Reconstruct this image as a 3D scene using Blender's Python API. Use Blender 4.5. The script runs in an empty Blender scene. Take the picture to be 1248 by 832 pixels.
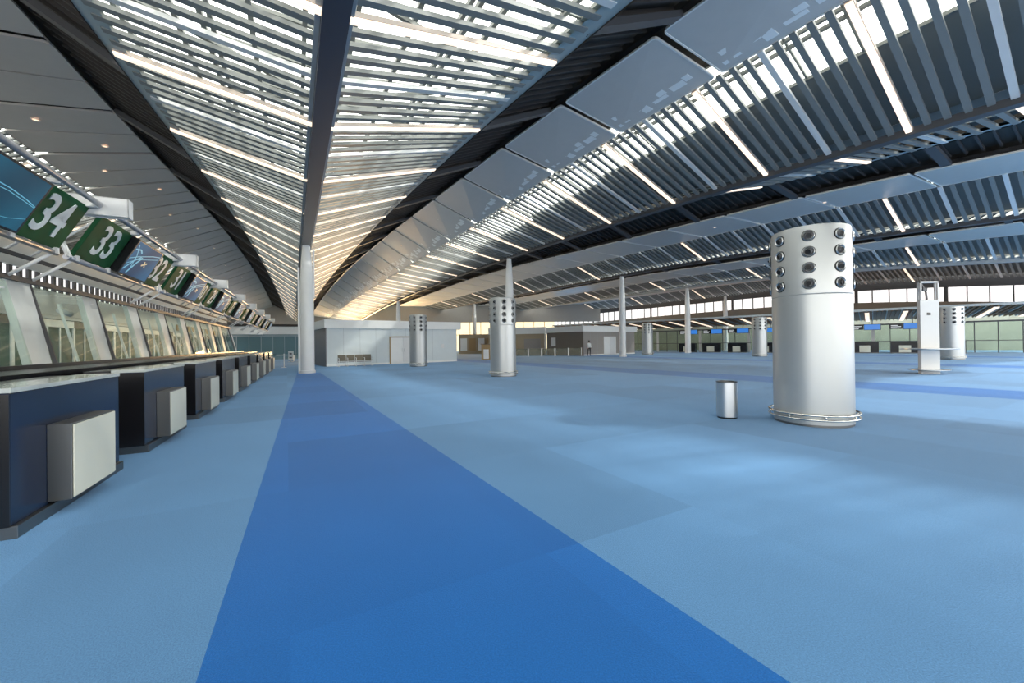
import bpy, bmesh, math, random
import numpy as np
from mathutils import Vector, Matrix
random.seed(7)
scene = bpy.context.scene
COL = scene.collection
PI = math.pi

# ------------------------------------------------------------------ helpers
def frame(m):
    k = math.hypot(m, 1.0)
    u = (m / k, 1.0 / k)
    return u, (u[1], -u[0])
UR, NR = frame(-0.64)      # hall bays run along UR
UL, NL = frame(-0.505)     # check-in row runs along UL
def R(s, w, z=0.0): return Vector((s*UR[0] + w*NR[0], s*UR[1] + w*NR[1], z))
def L(s, w, z=0.0): return Vector((s*UL[0] + w*UL[1], s*UL[1] - w*UL[0], z))
VUL = Vector((UL[0], UL[1], 0)); VNL = Vector((NL[0], NL[1], 0))
VUR = Vector((UR[0], UR[1], 0)); VNR = Vector((NR[0], NR[1], 0))
UP = Vector((0, 0, 1))

class MB:
    """collects faces of one mesh"""
    def __init__(self): self.v = []; self.f = []; self.m = []; self.sm = []
    def quad(self, a, b, c, d, m=0):
        i = len(self.v); self.v += [a, b, c, d]; self.f.append((i, i+1, i+2, i+3)); self.m.append(m); self.sm.append(False)
    def hexa(self, p, m=0):          # p: 4 bottom corners, 4 top corners
        i = len(self.v); self.v += list(p)
        for q in ((3,2,1,0),(4,5,6,7),(0,1,5,4),(1,2,6,5),(2,3,7,6),(3,0,4,7)):
            self.f.append(tuple(i+k for k in q)); self.m.append(m); self.sm.append(False)
    def box(self, o, a, b, c, m=0):  # o corner + three edge vectors
        o = Vector(o)
        self.hexa([o, o+a, o+a+b, o+b, o+c, o+a+c, o+a+b+c, o+b+c], m)
    def cbox(self, c, a, b, h, m=0): # centre + half vectors
        self.box(Vector(c)-a-b-h, a*2, b*2, h*2, m)
    def bar(self, p, q, w, h, side=None, m=0):   # rectangular bar
        p = Vector(p); q = Vector(q); d = (q-p).normalized()
        sd = side if side is not None else d.cross(UP)
        if sd.length < 1e-4: sd = Vector((1,0,0))
        sd = (sd - d*sd.dot(d)).normalized(); up = sd.cross(d).normalized()
        if up.z < 0: up = -up
        a = sd*w*.5; b = up*h*.5
        self.hexa([p-a-b, p+a-b, q+a-b, q-a-b, p-a+b, p+a+b, q+a+b, q-a+b], m)
    def tube(self, pts, r, n=10, m=0, cap=True, rs=None):
        pts = [Vector(p) for p in pts]; base = len(self.v)
        ref = None
        for i, p in enumerate(pts):
            d = (pts[min(i+1, len(pts)-1)] - pts[max(i-1, 0)]).normalized()
            if ref is None:
                ref = d.cross(UP) if abs(d.z) < .95 else Vector((1,0,0))
            ref = (ref - d*ref.dot(d)).normalized(); b = d.cross(ref)
            rr = rs[i] if rs else r
            for k in range(n):
                t = 2*PI*k/n; self.v.append(p + ref*math.cos(t)*rr + b*math.sin(t)*rr)
        for i in range(len(pts)-1):
            for k in range(n):
                a = base+i*n+k; b2 = base+i*n+(k+1) % n
                self.f.append((a, b2, b2+n, a+n)); self.m.append(m); self.sm.append(True)
        if cap:
            self.f.append(tuple(base+k for k in range(n))[::-1]); self.m.append(m); self.sm.append(False)
            e = base+(len(pts)-1)*n
            self.f.append(tuple(e+k for k in range(n))); self.m.append(m); self.sm.append(False)
    def lathe(self, prof, c=(0,0,0), n=48, m=0, axis=None, smooth=True, close=False):
        c = Vector(c); base = len(self.v)
        if axis is None: ex, ey, ez = Vector((1,0,0)), Vector((0,1,0)), UP
        else:
            ez = Vector(axis).normalized(); ex = ez.orthogonal().normalized(); ey = ez.cross(ex)
        if smooth is True and not close:
            pr = [prof[0]]
            for i in range(1, len(prof)-1):
                a1 = math.atan2(prof[i][1]-prof[i-1][1], prof[i][0]-prof[i-1][0]); a2 = math.atan2(prof[i+1][1]-prof[i][1], prof[i+1][0]-prof[i][0])
                pr.append(prof[i])
                if abs((a2-a1+PI) % (2*PI)-PI) > .5: pr.append(None); pr.append(prof[i])
            pr.append(prof[-1]); seg = []; cur = []
            for q_ in pr:
                if q_ is None: seg.append(cur); cur = []
                else: cur.append(q_)
            seg.append(cur)
            if len(seg) > 1:
                for g_ in seg: self.lathe(g_, c, n, m, axis, 'keep')
                return
        for r, z in prof:
            for k in range(n):
                t = 2*PI*k/n; self.v.append(c + ex*math.cos(t)*r + ey*math.sin(t)*r + ez*z)
        q = len(prof); rng = range(q) if close else range(q-1)
        for i in rng:
            for k in range(n):
                a = base+i*n+k; b = base+i*n+(k+1) % n; j = ((i+1) % q)
                cc = base+j*n+(k+1) % n; d = base+j*n+k
                self.f.append((a, b, cc, d)); self.m.append(m); self.sm.append(bool(smooth))
    def grid(self, rows, m=0, smooth=False):
        nr = len(rows); nc = len(rows[0]); base = len(self.v)
        for r_ in rows: self.v += list(r_)
        for i in range(nr-1):
            for k in range(nc-1):
                a = base+i*nc+k
                self.f.append((a, a+1, a+nc+1, a+nc)); self.m.append(m); self.sm.append(smooth)
    def poly(self, pts, m=0):
        i = len(self.v); self.v += list(pts); self.f.append(tuple(range(i, i+len(pts)))); self.m.append(m); self.sm.append(False)
    def slab(self, pts, off, m=0, ms=None):   # closed prism of an outline
        n = len(pts); i = len(self.v); self.v += [Vector(p) for p in pts] + [Vector(p)+off for p in pts]
        self.f.append(tuple(range(i, i+n))); self.m.append(m); self.sm.append(False)
        self.f.append(tuple(range(i+2*n-1, i+n-1, -1))); self.m.append(m); self.sm.append(False)
        for k in range(n):
            j = (k+1) % n; self.f.append((i+k, i+n+k, i+n+j, i+j)); self.m.append(m if ms is None else ms); self.sm.append(False)
    def build(self, name, mats, parent=None, recalc=True, bevel=0, origin=None):
        me = bpy.data.meshes.new(name)
        org = Vector(origin) if origin is not None else Vector((0,0,0))
        me.from_pydata([tuple(Vector(v)-org) for v in self.v], [], self.f)
        if not isinstance(mats, (list, tuple)): mats = [mats]
        for mt in mats: me.materials.append(mt)
        me.polygons.foreach_set('material_index', self.m)
        me.polygons.foreach_set('use_smooth', self.sm)
        if recalc:
            bm = bmesh.new(); bm.from_mesh(me); bmesh.ops.recalc_face_normals(bm, faces=bm.faces); bm.to_mesh(me); bm.free()
        o = bpy.data.objects.new(name, me); COL.objects.link(o)
        if origin is not None: o.location = org
        if parent is not None: o.parent = parent
        if bevel:
            b = o.modifiers.new('bevel', 'BEVEL'); b.width = bevel; b.segments = 2; b.limit_method = 'ANGLE'
        return o

def empty(name, loc, rz=0.0):
    o = bpy.data.objects.new(name, None); o.empty_display_size = .2
    COL.objects.link(o); o.location = loc; o.rotation_euler = (0, 0, rz); return o
def tag(o, label=None, cat=None, group=None, kind=None):
    if label: o['label'] = label
    if cat: o['category'] = cat
    if group: o['group'] = group
    if kind: o['kind'] = kind
    return o
def struct(mb, name, mats, **k): return tag(mb.build(name, mats, **k), kind='structure')
def clone(o, parent=None):
    c = o.copy(); COL.objects.link(c)
    if parent is not None: c.parent = parent
    for ch in [x for x in KIDS.get(o.name, [])]: clone_child(ch, c)
    return c
KIDS = {}
def clone_tree(o, parent=None):
    c = o.copy(); COL.objects.link(c)
    if parent is not None: c.parent = parent
    for ch in list(o.children): clone_tree(ch, c)
    return c
ORD = ['', 'first', 'second', 'third', 'fourth', 'fifth', 'sixth', 'seventh', 'eighth', 'ninth', 'tenth', 'eleventh', 'twelfth',
       'thirteenth', 'fourteenth', 'fifteenth', 'sixteenth', 'seventeenth', 'eighteenth', 'nineteenth', 'twentieth']

# ------------------------------------------------------------------ materials
def mat(name, col, rough=.5, metal=0., spec=.5, emit=None, es=0., noise=None, bump=None, coat=0.):
    m = bpy.data.materials.new(name); m.use_nodes = True
    nt = m.node_tree; b = nt.nodes['Principled BSDF']
    b.inputs['Base Color'].default_value = (*col, 1); b.inputs['Roughness'].default_value = rough
    b.inputs['Metallic'].default_value = metal; b.inputs['Specular IOR Level'].default_value = spec
    b.inputs['Coat Weight'].default_value = coat
    if emit: b.inputs['Emission Color'].default_value = (*emit, 1); b.inputs['Emission Strength'].default_value = es
    tc = nt.nodes.new('ShaderNodeTexCoord')
    sc_, amt = noise if noise else (3.0, .04)
    if sc_:
        n = nt.nodes.new('ShaderNodeTexNoise'); n.inputs['Scale'].default_value = sc_; n.inputs['Detail'].default_value = 3
        nt.links.new(tc.outputs['Object'], n.inputs['Vector'])
        r = nt.nodes.new('ShaderNodeMapRange'); r.inputs['To Min'].default_value = 1-amt; r.inputs['To Max'].default_value = 1+amt
        nt.links.new(n.outputs['Fac'], r.inputs['Value'])
        v = nt.nodes.new('ShaderNodeVectorMath'); v.operation = 'SCALE'; v.inputs[0].default_value = col
        nt.links.new(r.outputs['Result'], v.inputs['Scale']); nt.links.new(v.outputs['Vector'], b.inputs['Base Color'])
    if bump:
        n2 = nt.nodes.new('ShaderNodeTexNoise'); n2.inputs['Scale'].default_value = bump[0]
        nt.links.new(tc.outputs['Object'], n2.inputs['Vector'])
        bp = nt.nodes.new('ShaderNodeBump'); bp.inputs['Strength'].default_value = bump[1]; bp.inputs['Distance'].default_value = .01
        nt.links.new(n2.outputs['Fac'], bp.inputs['Height']); nt.links.new(bp.outputs['Normal'], b.inputs['Normal'])
    return m
def brushed(name, col, rough, stretch=(1,1,60), amt=.06):
    m = mat(name, col, rough, 1.0, noise=(0, 0)); nt = m.node_tree; b = nt.nodes['Principled BSDF']
    tc = nt.nodes.new('ShaderNodeTexCoord'); mp = nt.nodes.new('ShaderNodeMapping'); mp.inputs['Scale'].default_value = stretch
    n = nt.nodes.new('ShaderNodeTexNoise'); n.inputs['Scale'].default_value = 4; n.inputs['Detail'].default_value = 4
    nt.links.new(tc.outputs['Object'], mp.inputs['Vector']); nt.links.new(mp.outputs['Vector'], n.inputs['Vector'])
    r = nt.nodes.new('ShaderNodeMapRange'); r.inputs['To Min'].default_value = rough-amt; r.inputs['To Max'].default_value = rough+amt
    nt.links.new(n.outputs['Fac'], r.inputs['Value']); nt.links.new(r.outputs['Result'], b.inputs['Roughness'])
    return m
def glass(name, tint=(.9,.95,.93), gloss=.1, mixw=None):
    m = bpy.data.materials.new(name); m.use_nodes = True; nt = m.node_tree
    for n in list(nt.nodes): nt.nodes.remove(n)
    o = nt.nodes.new('ShaderNodeOutputMaterial'); t = nt.nodes.new('ShaderNodeBsdfTransparent'); t.inputs['Color'].default_value = (*tint, 1)
    g = nt.nodes.new('ShaderNodeBsdfGlossy'); g.inputs['Roughness'].default_value = .03
    mx = nt.nodes.new('ShaderNodeMixShader')
    lw = nt.nodes.new('ShaderNodeLayerWeight'); lw.inputs['Blend'].default_value = gloss
    nt.links.new(lw.outputs['Facing'], mx.inputs['Fac'])
    nt.links.new(t.outputs[0], mx.inputs[1]); nt.links.new(g.outputs[0], mx.inputs[2])
    if mixw:
        d = nt.nodes.new('ShaderNodeBsdfDiffuse'); d.inputs['Color'].default_value = (*mixw[0], 1)
        m2 = nt.nodes.new('ShaderNodeMixShader'); m2.inputs['Fac'].default_value = mixw[1]
        nt.links.new(mx.outputs[0], m2.inputs[1]); nt.links.new(d.outputs[0], m2.inputs[2]); nt.links.new(m2.outputs[0], o.inputs['Surface'])
    else: nt.links.new(mx.outputs[0], o.inputs['Surface'])
    return m
def carpet(name, col, tile=1.6):
    m = bpy.data.materials.new(name); m.use_nodes = True; nt = m.node_tree; b = nt.nodes['Principled BSDF']
    b.inputs['Roughness'].default_value = .9; b.inputs['Specular IOR Level'].default_value = .12
    b.inputs['Sheen Weight'].default_value = .24; b.inputs['Sheen Roughness'].default_value = .35; b.inputs['Sheen Tint'].default_value = (.72, .86, 1, 1)
    N = nt.nodes.new; K = nt.links.new
    tc = N('ShaderNodeTexCoord'); mp = N('ShaderNodeMapping'); mp.inputs['Rotation'].default_value = (0, 0, -math.atan(.56))
    K(tc.outputs['Object'], mp.inputs['Vector'])
    sn = N('ShaderNodeVectorMath'); sn.operation = 'SNAP'; sn.inputs[1].default_value = (tile, tile*1.5, 100)
    K(mp.outputs['Vector'], sn.inputs[0])
    wn = N('ShaderNodeTexWhiteNoise'); wn.noise_dimensions = '3D'; K(sn.outputs['Vector'], wn.inputs['Vector'])
    r1 = N('ShaderNodeMapRange'); r1.inputs['To Min'].default_value = .90; r1.inputs['To Max'].default_value = 1.10; K(wn.outputs['Value'], r1.inputs['Value'])
    n1 = N('ShaderNodeTexNoise'); n1.inputs['Scale'].default_value = 130; n1.inputs['Detail'].default_value = 2; K(tc.outputs['Object'], n1.inputs['Vector'])
    r2 = N('ShaderNodeMapRange'); r2.inputs['From Min'].default_value = .25; r2.inputs['From Max'].default_value = .75
    r2.inputs['To Min'].default_value = .78; r2.inputs['To Max'].default_value = 1.22; K(n1.outputs['Fac'], r2.inputs['Value'])
    n3 = N('ShaderNodeTexNoise'); n3.inputs['Scale'].default_value = .8; n3.inputs['Detail'].default_value = 4; K(mp.outputs['Vector'], n3.inputs['Vector'])
    r3 = N('ShaderNodeMapRange'); r3.inputs['To Min'].default_value = .9; r3.inputs['To Max'].default_value = 1.1; K(n3.outputs['Fac'], r3.inputs['Value'])
    a = N('ShaderNodeMath'); a.operation = 'MULTIPLY'; K(r1.outputs['Result'], a.inputs[0]); K(r2.outputs['Result'], a.inputs[1])
    a2 = N('ShaderNodeMath'); a2.operation = 'MULTIPLY'; K(a.outputs[0], a2.inputs[0]); K(r3.outputs['Result'], a2.inputs[1])
    v = N('ShaderNodeVectorMath'); v.operation = 'SCALE'; v.inputs[0].default_value = col; K(a2.outputs[0], v.inputs['Scale'])
    K(v.outputs['Vector'], b.inputs['Base Color'])
    bp = N('ShaderNodeBump'); bp.inputs['Strength'].default_value = .35; bp.inputs['Distance'].default_value = .01
    K(n1.outputs['Fac'], bp.inputs['Height']); K(bp.outputs['Normal'], b.inputs['Normal'])
    return m

M = {}
M['carpet'] = carpet('carpet_light_blue', (.100, .235, .44))
M['stripe'] = carpet('carpet_band_blue', (.015, .122, .395))
M['slat'] = mat('slat_grey', (.215, .225, .215), .45)
M['slat_white'] = mat('channel_white', (.70, .70, .68), .4)
M['fascia'] = mat('fascia_greygreen', (.36, .42, .42), .5)
M['deck'] = mat('deck_grey', (.19, .20, .19), .6)
M['dark'] = mat('trough_dark', (.036, .029, .023), .6)
M['rib'] = mat('trough_rib', (.05, .043, .04), .6)
M['beam'] = mat('beam_navy', (.028, .036, .055), .35)
M['beam_grey'] = mat('beam_grey', (.07, .07, .075), .5)
M['flange'] = mat('flange_grey', (.40, .43, .44), .45)
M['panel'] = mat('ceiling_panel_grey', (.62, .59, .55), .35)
M['panel_left'] = mat('ceiling_panel_shaded', (.52, .49, .46), .4)  # same panels darkened for the dimmer left bay, shade put into the colour
M['panel_edge'] = mat('ceiling_panel_rim', (.85, .82, .76), .4)
M['patch'] = mat('painted_light_patch', (.95, .95, .92), .4)  # light pattern of the ceiling panels, put into an opaque pale colour
M['lamp'] = mat('lamp_warm', (.9, .85, .75), .5, emit=(1., .77, .56), es=1.22)
M['lamp_case'] = mat('lamp_case', (.5, .42, .36), .5)
M['down'] = mat('downlight_warm', (.9, .7, .5), .5, emit=(1., .62, .40), es=1.6)
M['white'] = mat('white_paint', (.80, .80, .79), .45)
M['pylon_white'] = mat('pylon_white_metal', (.60, .60, .585), .45)
M['column'] = mat('column_offwhite', (.84, .84, .82), .35)
M['steel'] = brushed('brushed_steel', (.66, .67, .67), .33)
M['steel_sat'] = brushed('satin_aluminium', (.50, .515, .515), .40, (1, 1, .4), .03); M['steel_sat'].node_tree.nodes['Principled BSDF'].inputs['Metallic'].default_value = .7
M['steel_dark'] = brushed('dark_brushed_steel', (.20, .205, .205), .40)
M['chrome'] = mat('polished_steel', (.75, .74, .70), .15, 1.0)
M['black'] = mat('black_gloss', (.008, .008, .01), .25)
M['hole'] = mat('nozzle_black', (.006, .006, .006), .6)
M['navy'] = mat('navy_gloss_laminate', (.007, .014, .036), .22, spec=.35)
M['stone'] = mat('counter_stone', (.42, .45, .44), .12, noise=(18, .22))
M['frost'] = mat('frosted_light_panel', (.62, .62, .53), .4)
M['fin'] = mat('fin_pale_zinc', (.68, .70, .68), .4, noise=(2.5, .10))
M['green'] = mat('sign_green', (.014, .085, .032), .6, spec=.15)
M['digit'] = mat('sign_digit_white', (.70, .78, .80), .4)
M['tube'] = mat('tube_grey', (.42, .43, .47), .32, .6)
M['wall_pale'] = mat('wall_pale_grey', (.62, .65, .65), .5)
M['wall_teal'] = mat('wall_teal_glass', (.24, .35, .38), .25)
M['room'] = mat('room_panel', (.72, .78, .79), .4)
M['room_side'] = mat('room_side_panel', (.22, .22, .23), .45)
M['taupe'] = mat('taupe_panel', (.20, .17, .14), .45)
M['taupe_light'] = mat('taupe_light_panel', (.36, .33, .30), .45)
M['fascia_white'] = mat('fascia_white', (.92, .92, .90), .5)
M['seat'] = mat('seat_tan', (.14, .125, .095), .6)
M['wood'] = mat('canopy_brown', (.34, .16, .065), .55)
M['tan'] = mat('tan_panel', (.46, .37, .25), .5)
M['ochre'] = mat('ochre_panel', (.42, .28, .13), .5)
M['glass'] = glass('roof_glazing', (.93, .97, .95), .05)
M['glass_green'] = glass('green_glass', (.78, .87, .80), .06, ((.36, .46, .38), .07))
M['glass_low'] = glass('low_glass', (.75, .78, .72), .15, ((.55, .52, .44), .25))
M['glass_teal'] = glass('teal_glass', (.50, .66, .70), .15, ((.30, .45, .48), .45))
M['bright_glass'] = mat('clerestory_glass', (.9, .9, .9), .2, emit=(1, .97, .95), es=1.05)
M['skin'] = mat('skin', (.45, .28, .2), .5)
M['shirt'] = mat('white_shirt', (.8, .8, .78), .7)
M['trouser'] = mat('dark_trousers', (.03, .03, .035), .7)
M['hair'] = mat('dark_hair', (.02, .015, .012), .6)
M['red'] = mat('red_panel', (.35, .05, .04), .5)

def screen_mat(name, dark=(.006,.05,.13), mid=(.014,.11,.24), es=.8):
    m = bpy.data.materials.new(name); m.use_nodes = True; nt = m.node_tree; b = nt.nodes['Principled BSDF']
    N = nt.nodes.new; K = nt.links.new
    tc = N('ShaderNodeTexCoord'); mp = N('ShaderNodeMapping'); mp.inputs['Rotation'].default_value = (.3, .5, .8)
    K(tc.outputs['Object'], mp.inputs['Vector'])
    wv = N('ShaderNodeTexWave'); wv.inputs['Scale'].default_value = .22; wv.inputs['Distortion'].default_value = 3; wv.inputs['Detail'].default_value = 1
    wv.inputs['Detail Scale'].default_value = .7
    K(mp.outputs['Vector'], wv.inputs['Vector'])
    cr = N('ShaderNodeValToRGB'); e = cr.color_ramp.elements
    e[0].position = 0; e[0].color = (*dark, 1); e[1].position = 1; e[1].color = (*[c*1.15 for c in mid], 1)
    x = cr.color_ramp.elements.new(.80); x.color = (*mid, 1); x = cr.color_ramp.elements.new(.93); x.color = (*mid, 1)
    K(wv.outputs['Fac'], cr.inputs['Fac'])
    b.inputs['Base Color'].default_value = (.01, .02, .03, 1); b.inputs['Roughness'].default_value = .55; b.inputs['Specular IOR Level'].default_value = .15
    K(cr.outputs['Color'], b.inputs['Emission Color']); b.inputs['Emission Strength'].default_value = es
    return m
M['streak'] = mat('screen_streak', (.1, .3, .4), .4, emit=(.10, .42, .58), es=.6); M['ochre_light'] = mat('screen_mark', (.4, .35, .2), .4, emit=(.45, .42, .28), es=.6)
M['screen'] = screen_mat('screen_blue')
M['screen_teal'] = screen_mat('screen_teal', (.003, .055, .105), (.006, .095, .17))
M['screen_far'] = mat('screen_far_blue', (.01, .02, .05), .2, emit=(.04, .20, .62), es=1.0)
M['text_white'] = mat('screen_text', (.5, .5, .5), .4, emit=(.8, .85, .9), es=.7)

# ------------------------------------------------------------------ roof curves
S_GRID = np.arange(-30, 181, 1.0)
def curve(ks, zs):
    z = np.interp(S_GRID, ks, zs)
    k = np.exp(-.5*(np.arange(-6, 7)/2.4)**2); k /= k.sum()
    z = np.convolve(np.pad(z, 6, mode='edge'), k, mode='valid')
    return lambda s: float(np.interp(s, S_GRID, z))
def parab(z0, s0, a, b): return lambda s: z0 - (a if s < s0 else b)*(s-s0)**2
def zV1(s): return max(8.4 - .0008*(30-s)**2, 6.0)
def zV2(s): return max(8.35 - (.0013*(30-s)**2 if s < 30 else -.0002*(s-30)**2 if s < 60 else -.18), 6.0)
def zV3(s): return 8.4 - (.0018*(32-s)**2 if s < 32 else 0)
def zV4(s): return 8.4 - (.0016*(34-s)**2 if s < 34 else 0)
A0 = Vector((-11.53, 22.64, 0)); DS = Vector((-.545, 1, 0)).normalized()
def spine_R(s):      # point of the spine at hall coordinate s
    t = (s - A0.dot(VUR)) / DS.dot(VUR); p = A0 + DS*t; return Vector((p.x, p.y, 7.4-(.0006*(s-44)**2 if s > 44 else 0)))
def spine_L(s):
    t = (s - A0.dot(VUL)) / DS.dot(VUL); p = A0 + DS*t; return Vector((p.x, p.y, 7.4-(.0006*(s-44)**2 if s > 44 else 0)))
def cR(w, zf):
    wf = w if callable(w) else (lambda s: w)
    return lambda s: R(s, wf(s), zf(s))
def cL(w, zf): return lambda s: L(s, w, zf(s))
zT1i = curve([-8,0,5,8,12,16,20,24,30,60,110], [7.3,7.8,8.2,8.46,8.7,8.97,9.13,9.3,9.4,9.4,9.0])
def far_drop(f, s0=40., k=.0012): return lambda s: f(s) - (k*(s-s0)**2 if s > s0 else 0.)
T1in = cR(lambda s: 6.2+.022*s, far_drop(zT1i))
T1out = cR(9.4, far_drop(curve([-8,0,7,13,18,32,60,110], [9.3,9.6,9.9,10.18,10.3,10.62,10.7,10.7]), 42, .0016))
P1 = cR(12.3, curve([-8,4,9,13,16,22,30,50,62,80,110], [9.8,9.8,9.8,9.78,9.75,9.45,9.15,8.7,8.3,7.3,6.3]))
V1 = cR(17.14, zV1)
T2in = cR(21.3, curve([-8,2,6,9,12,15,20,30,60,110], [8.3,8.55,8.7,8.95,9.45,9.9,10.1,10.2,9.9,8.0]))
T2out = cR(24.0, curve([-8,2,6,10.5,32,37,48,56,108], [7.7,8.3,8.68,8.92,9.7,9.9,10.06,9.87,8.5]))
P2 = cR(28.5, curve([-8,2,7,12,20,27,37,70,110], [8.2,8.75,9.08,9.15,9.36,9.4,9.55,9.3,8.6]))
V2 = cR(31.77, zV2)
T3in = cR(36.0, lambda s: zV2(s)+1.2)
T3out = cR(38.6, curve([-8,4,7,11,30,60,110], [7.8,8.3,8.5,8.6,9.3,9.4,9.0]))
P3 = cR(43.1, curve([-8,4,12,20,34,58,110], [7.8,8.25,8.85,8.98,9.25,9.3,9.0]))
V3 = cR(46.4, zV3)
T4in = cR(50.4, lambda s: zV3(s)+1.1)
T4out = cR(53.0, lambda s: zV3(s)+1.2)
P4 = cR(57.6, lambda s: zV4(s)+1.15)
V4 = cR(61.0, zV4)
LTin = cL(-3.9, far_drop(curve([-8,5,12,16,20.4,24.6,30,40,130], [7.2,7.7,8.12,8.42,8.84,9.02,9.4,9.6,9.6]), 44, .0008))
LTout = cL(-6.2, far_drop(curve([-8,5,15,19,23,32,40,60,130], [9.1,9.4,9.8,10.0,10.27,10.86,11.25,11.5,11.5]), 46, .0011))
LPend = cL(-9.9, far_drop(lambda s: 9.55, 46, .0007))
LV = cL(-14.6, far_drop(lambda s: 7.5, 50, .0005))

def lerp(a, b, t): return a + (b-a)*t
def strip(mb, ca, cb, s0, s1, ds, fa=0., fb=1., oa=0., ob=0., m=0, thick=0.):
    """surface between two curves, cross fraction fa..fb, raised by oa / ob"""
    n = max(1, int(round((s1-s0)/ds))); rows = []
    for i in range(n+1):
        s = s0 + (s1-s0)*i/n
        a = ca(s) + UP*oa; b = cb(s) + UP*ob
        rows.append([lerp(a, b, fa), lerp(a, b, fb)])
    mb.grid(rows, m)
    if thick:
        mb.grid([[p+UP*thick for p in r_] for r_ in rows], m)
def along(mb, c, s0, s1, ds, w, h, off=0., side=VNR, m=0, lat=0.):
    """box section beam following a curve"""
    n = max(1, int(round((s1-s0)/ds))); base = None; P = []
    for i in range(n+1):
        s = s0+(s1-s0)*i/n; p = c(s)+UP*off+side*lat
        P.append([p-side*w/2-UP*h/2, p+side*w/2-UP*h/2, p+side*w/2+UP*h/2, p-side*w/2+UP*h/2, p-side*w/2-UP*h/2])
    mb.grid(P, m)
    mb.poly(P[0][:4], m); mb.poly(P[-1][:4], m)

PITCH = 4.1
def slats(name, ca, cb, s0, s1, phase, every=1, white_mid=True, sidevec=VUR, w=.155, h=.09, skip_lamp=True, fa=0., fb=1., lampname=None):
    """ten blades per 4.1 m module; the module line itself carries a lamp"""
    mb = MB(); k0 = int(math.ceil((s0-phase)/PITCH*10)); k1 = int(math.floor((s1-phase)/PITCH*10))
    for k in range(k0, k1+1):
        s = phase + k*PITCH/10
        mod = k % 10
        a, b = ca(s), cb(s); p, q = lerp(a, b, fa), lerp(a, b, fb)
        if mod == 0:
            if (k//10) % every == 0: continue
            mb.bar(p, q, w, h, sidevec, 1); continue
        mb.bar(p, q, w, h, sidevec, 1 if (mod == 5 and white_mid) else 0)
    return struct(mb, name, [M['slat'], M['slat_white']])
LAMPS = []
def lamp(p, q, sidevec, wd=.15):
    e = empty('linear_lamp', (p+q)/2)
    o = e.location
    a = MB(); a.bar(p-o-UP*.06, q-o-UP*.06, wd, .05, sidevec); a.build('diffuser', M['lamp'], e)
    c = MB(); c.bar(p-o+UP*.01, q-o+UP*.01, wd+.04, .09, sidevec); c.build('housing', M['lamp_case'], e)
    return e
def truss(ca, cb, s0, s1, phase, oa, ob, sidevec, longs=(.10, .5, .54, .9)):
    mb = MB()
    for f in longs:
        pts = []
        s = s0
        while s < s1:
            e = min(s+4.1, s1)
            mb.bar(lerp(ca(s)+UP*oa, cb(s)+UP*ob, f), lerp(ca(e)+UP*oa, cb(e)+UP*ob, f), .09, .12, None); s += 4.1
    k = int(math.floor((s0-phase)/PITCH))
    while phase+k*PITCH < s1:
        s = phase+k*PITCH
        for d, e, f0, f1 in ((0, 2.05, 0, 1), (2.05, 4.1, 1, 0)):
            a_, b_ = max(s+d, s0), min(s+e, s1)
            if a_ >= b_: continue
            mb.bar(lerp(ca(a_)+UP*(oa-.12), cb(a_)+UP*(ob-.12), f0), lerp(ca(b_)+UP*(oa-.12), cb(b_)+UP*(ob-.12), f1), .09, .09, None)
        k += 1
    return mb
winno = [0]
def glazing(ca, cb, s0, s1, fa, fb, oa, ob, bars, ds=1.37):
    winno[0] += 1
    mb = MB(); strip(mb, ca, cb, s0, s1, 2.05, fa, fb, oa, ob, 0)
    n = int((s1-s0)/ds)
    for i in range(n+1):
        s = s0+i*ds; a = ca(s)+UP*oa; b = cb(s)+UP*ob
        mb.bar(lerp(a, b, fa)-UP*.05, lerp(a, b, fb)-UP*.05, .06, .08, None, 1)
    for f in bars:
        for i in range(int((s1-s0)/4.1)+1):
            sa = s0+i*4.1; sb = min(sa+4.1, s1)
            if sb-sa < .1: continue
            mb.bar(lerp(ca(sa)+UP*oa, cb(sa)+UP*ob, f)-UP*.06, lerp(ca(sb)+UP*oa, cb(sb)+UP*ob, f)-UP*.06, .10, .10, None, 1)
    return struct(mb, 'window_%d' % winno[0], [M['glass'], M['deck']], recalc=False)

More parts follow.
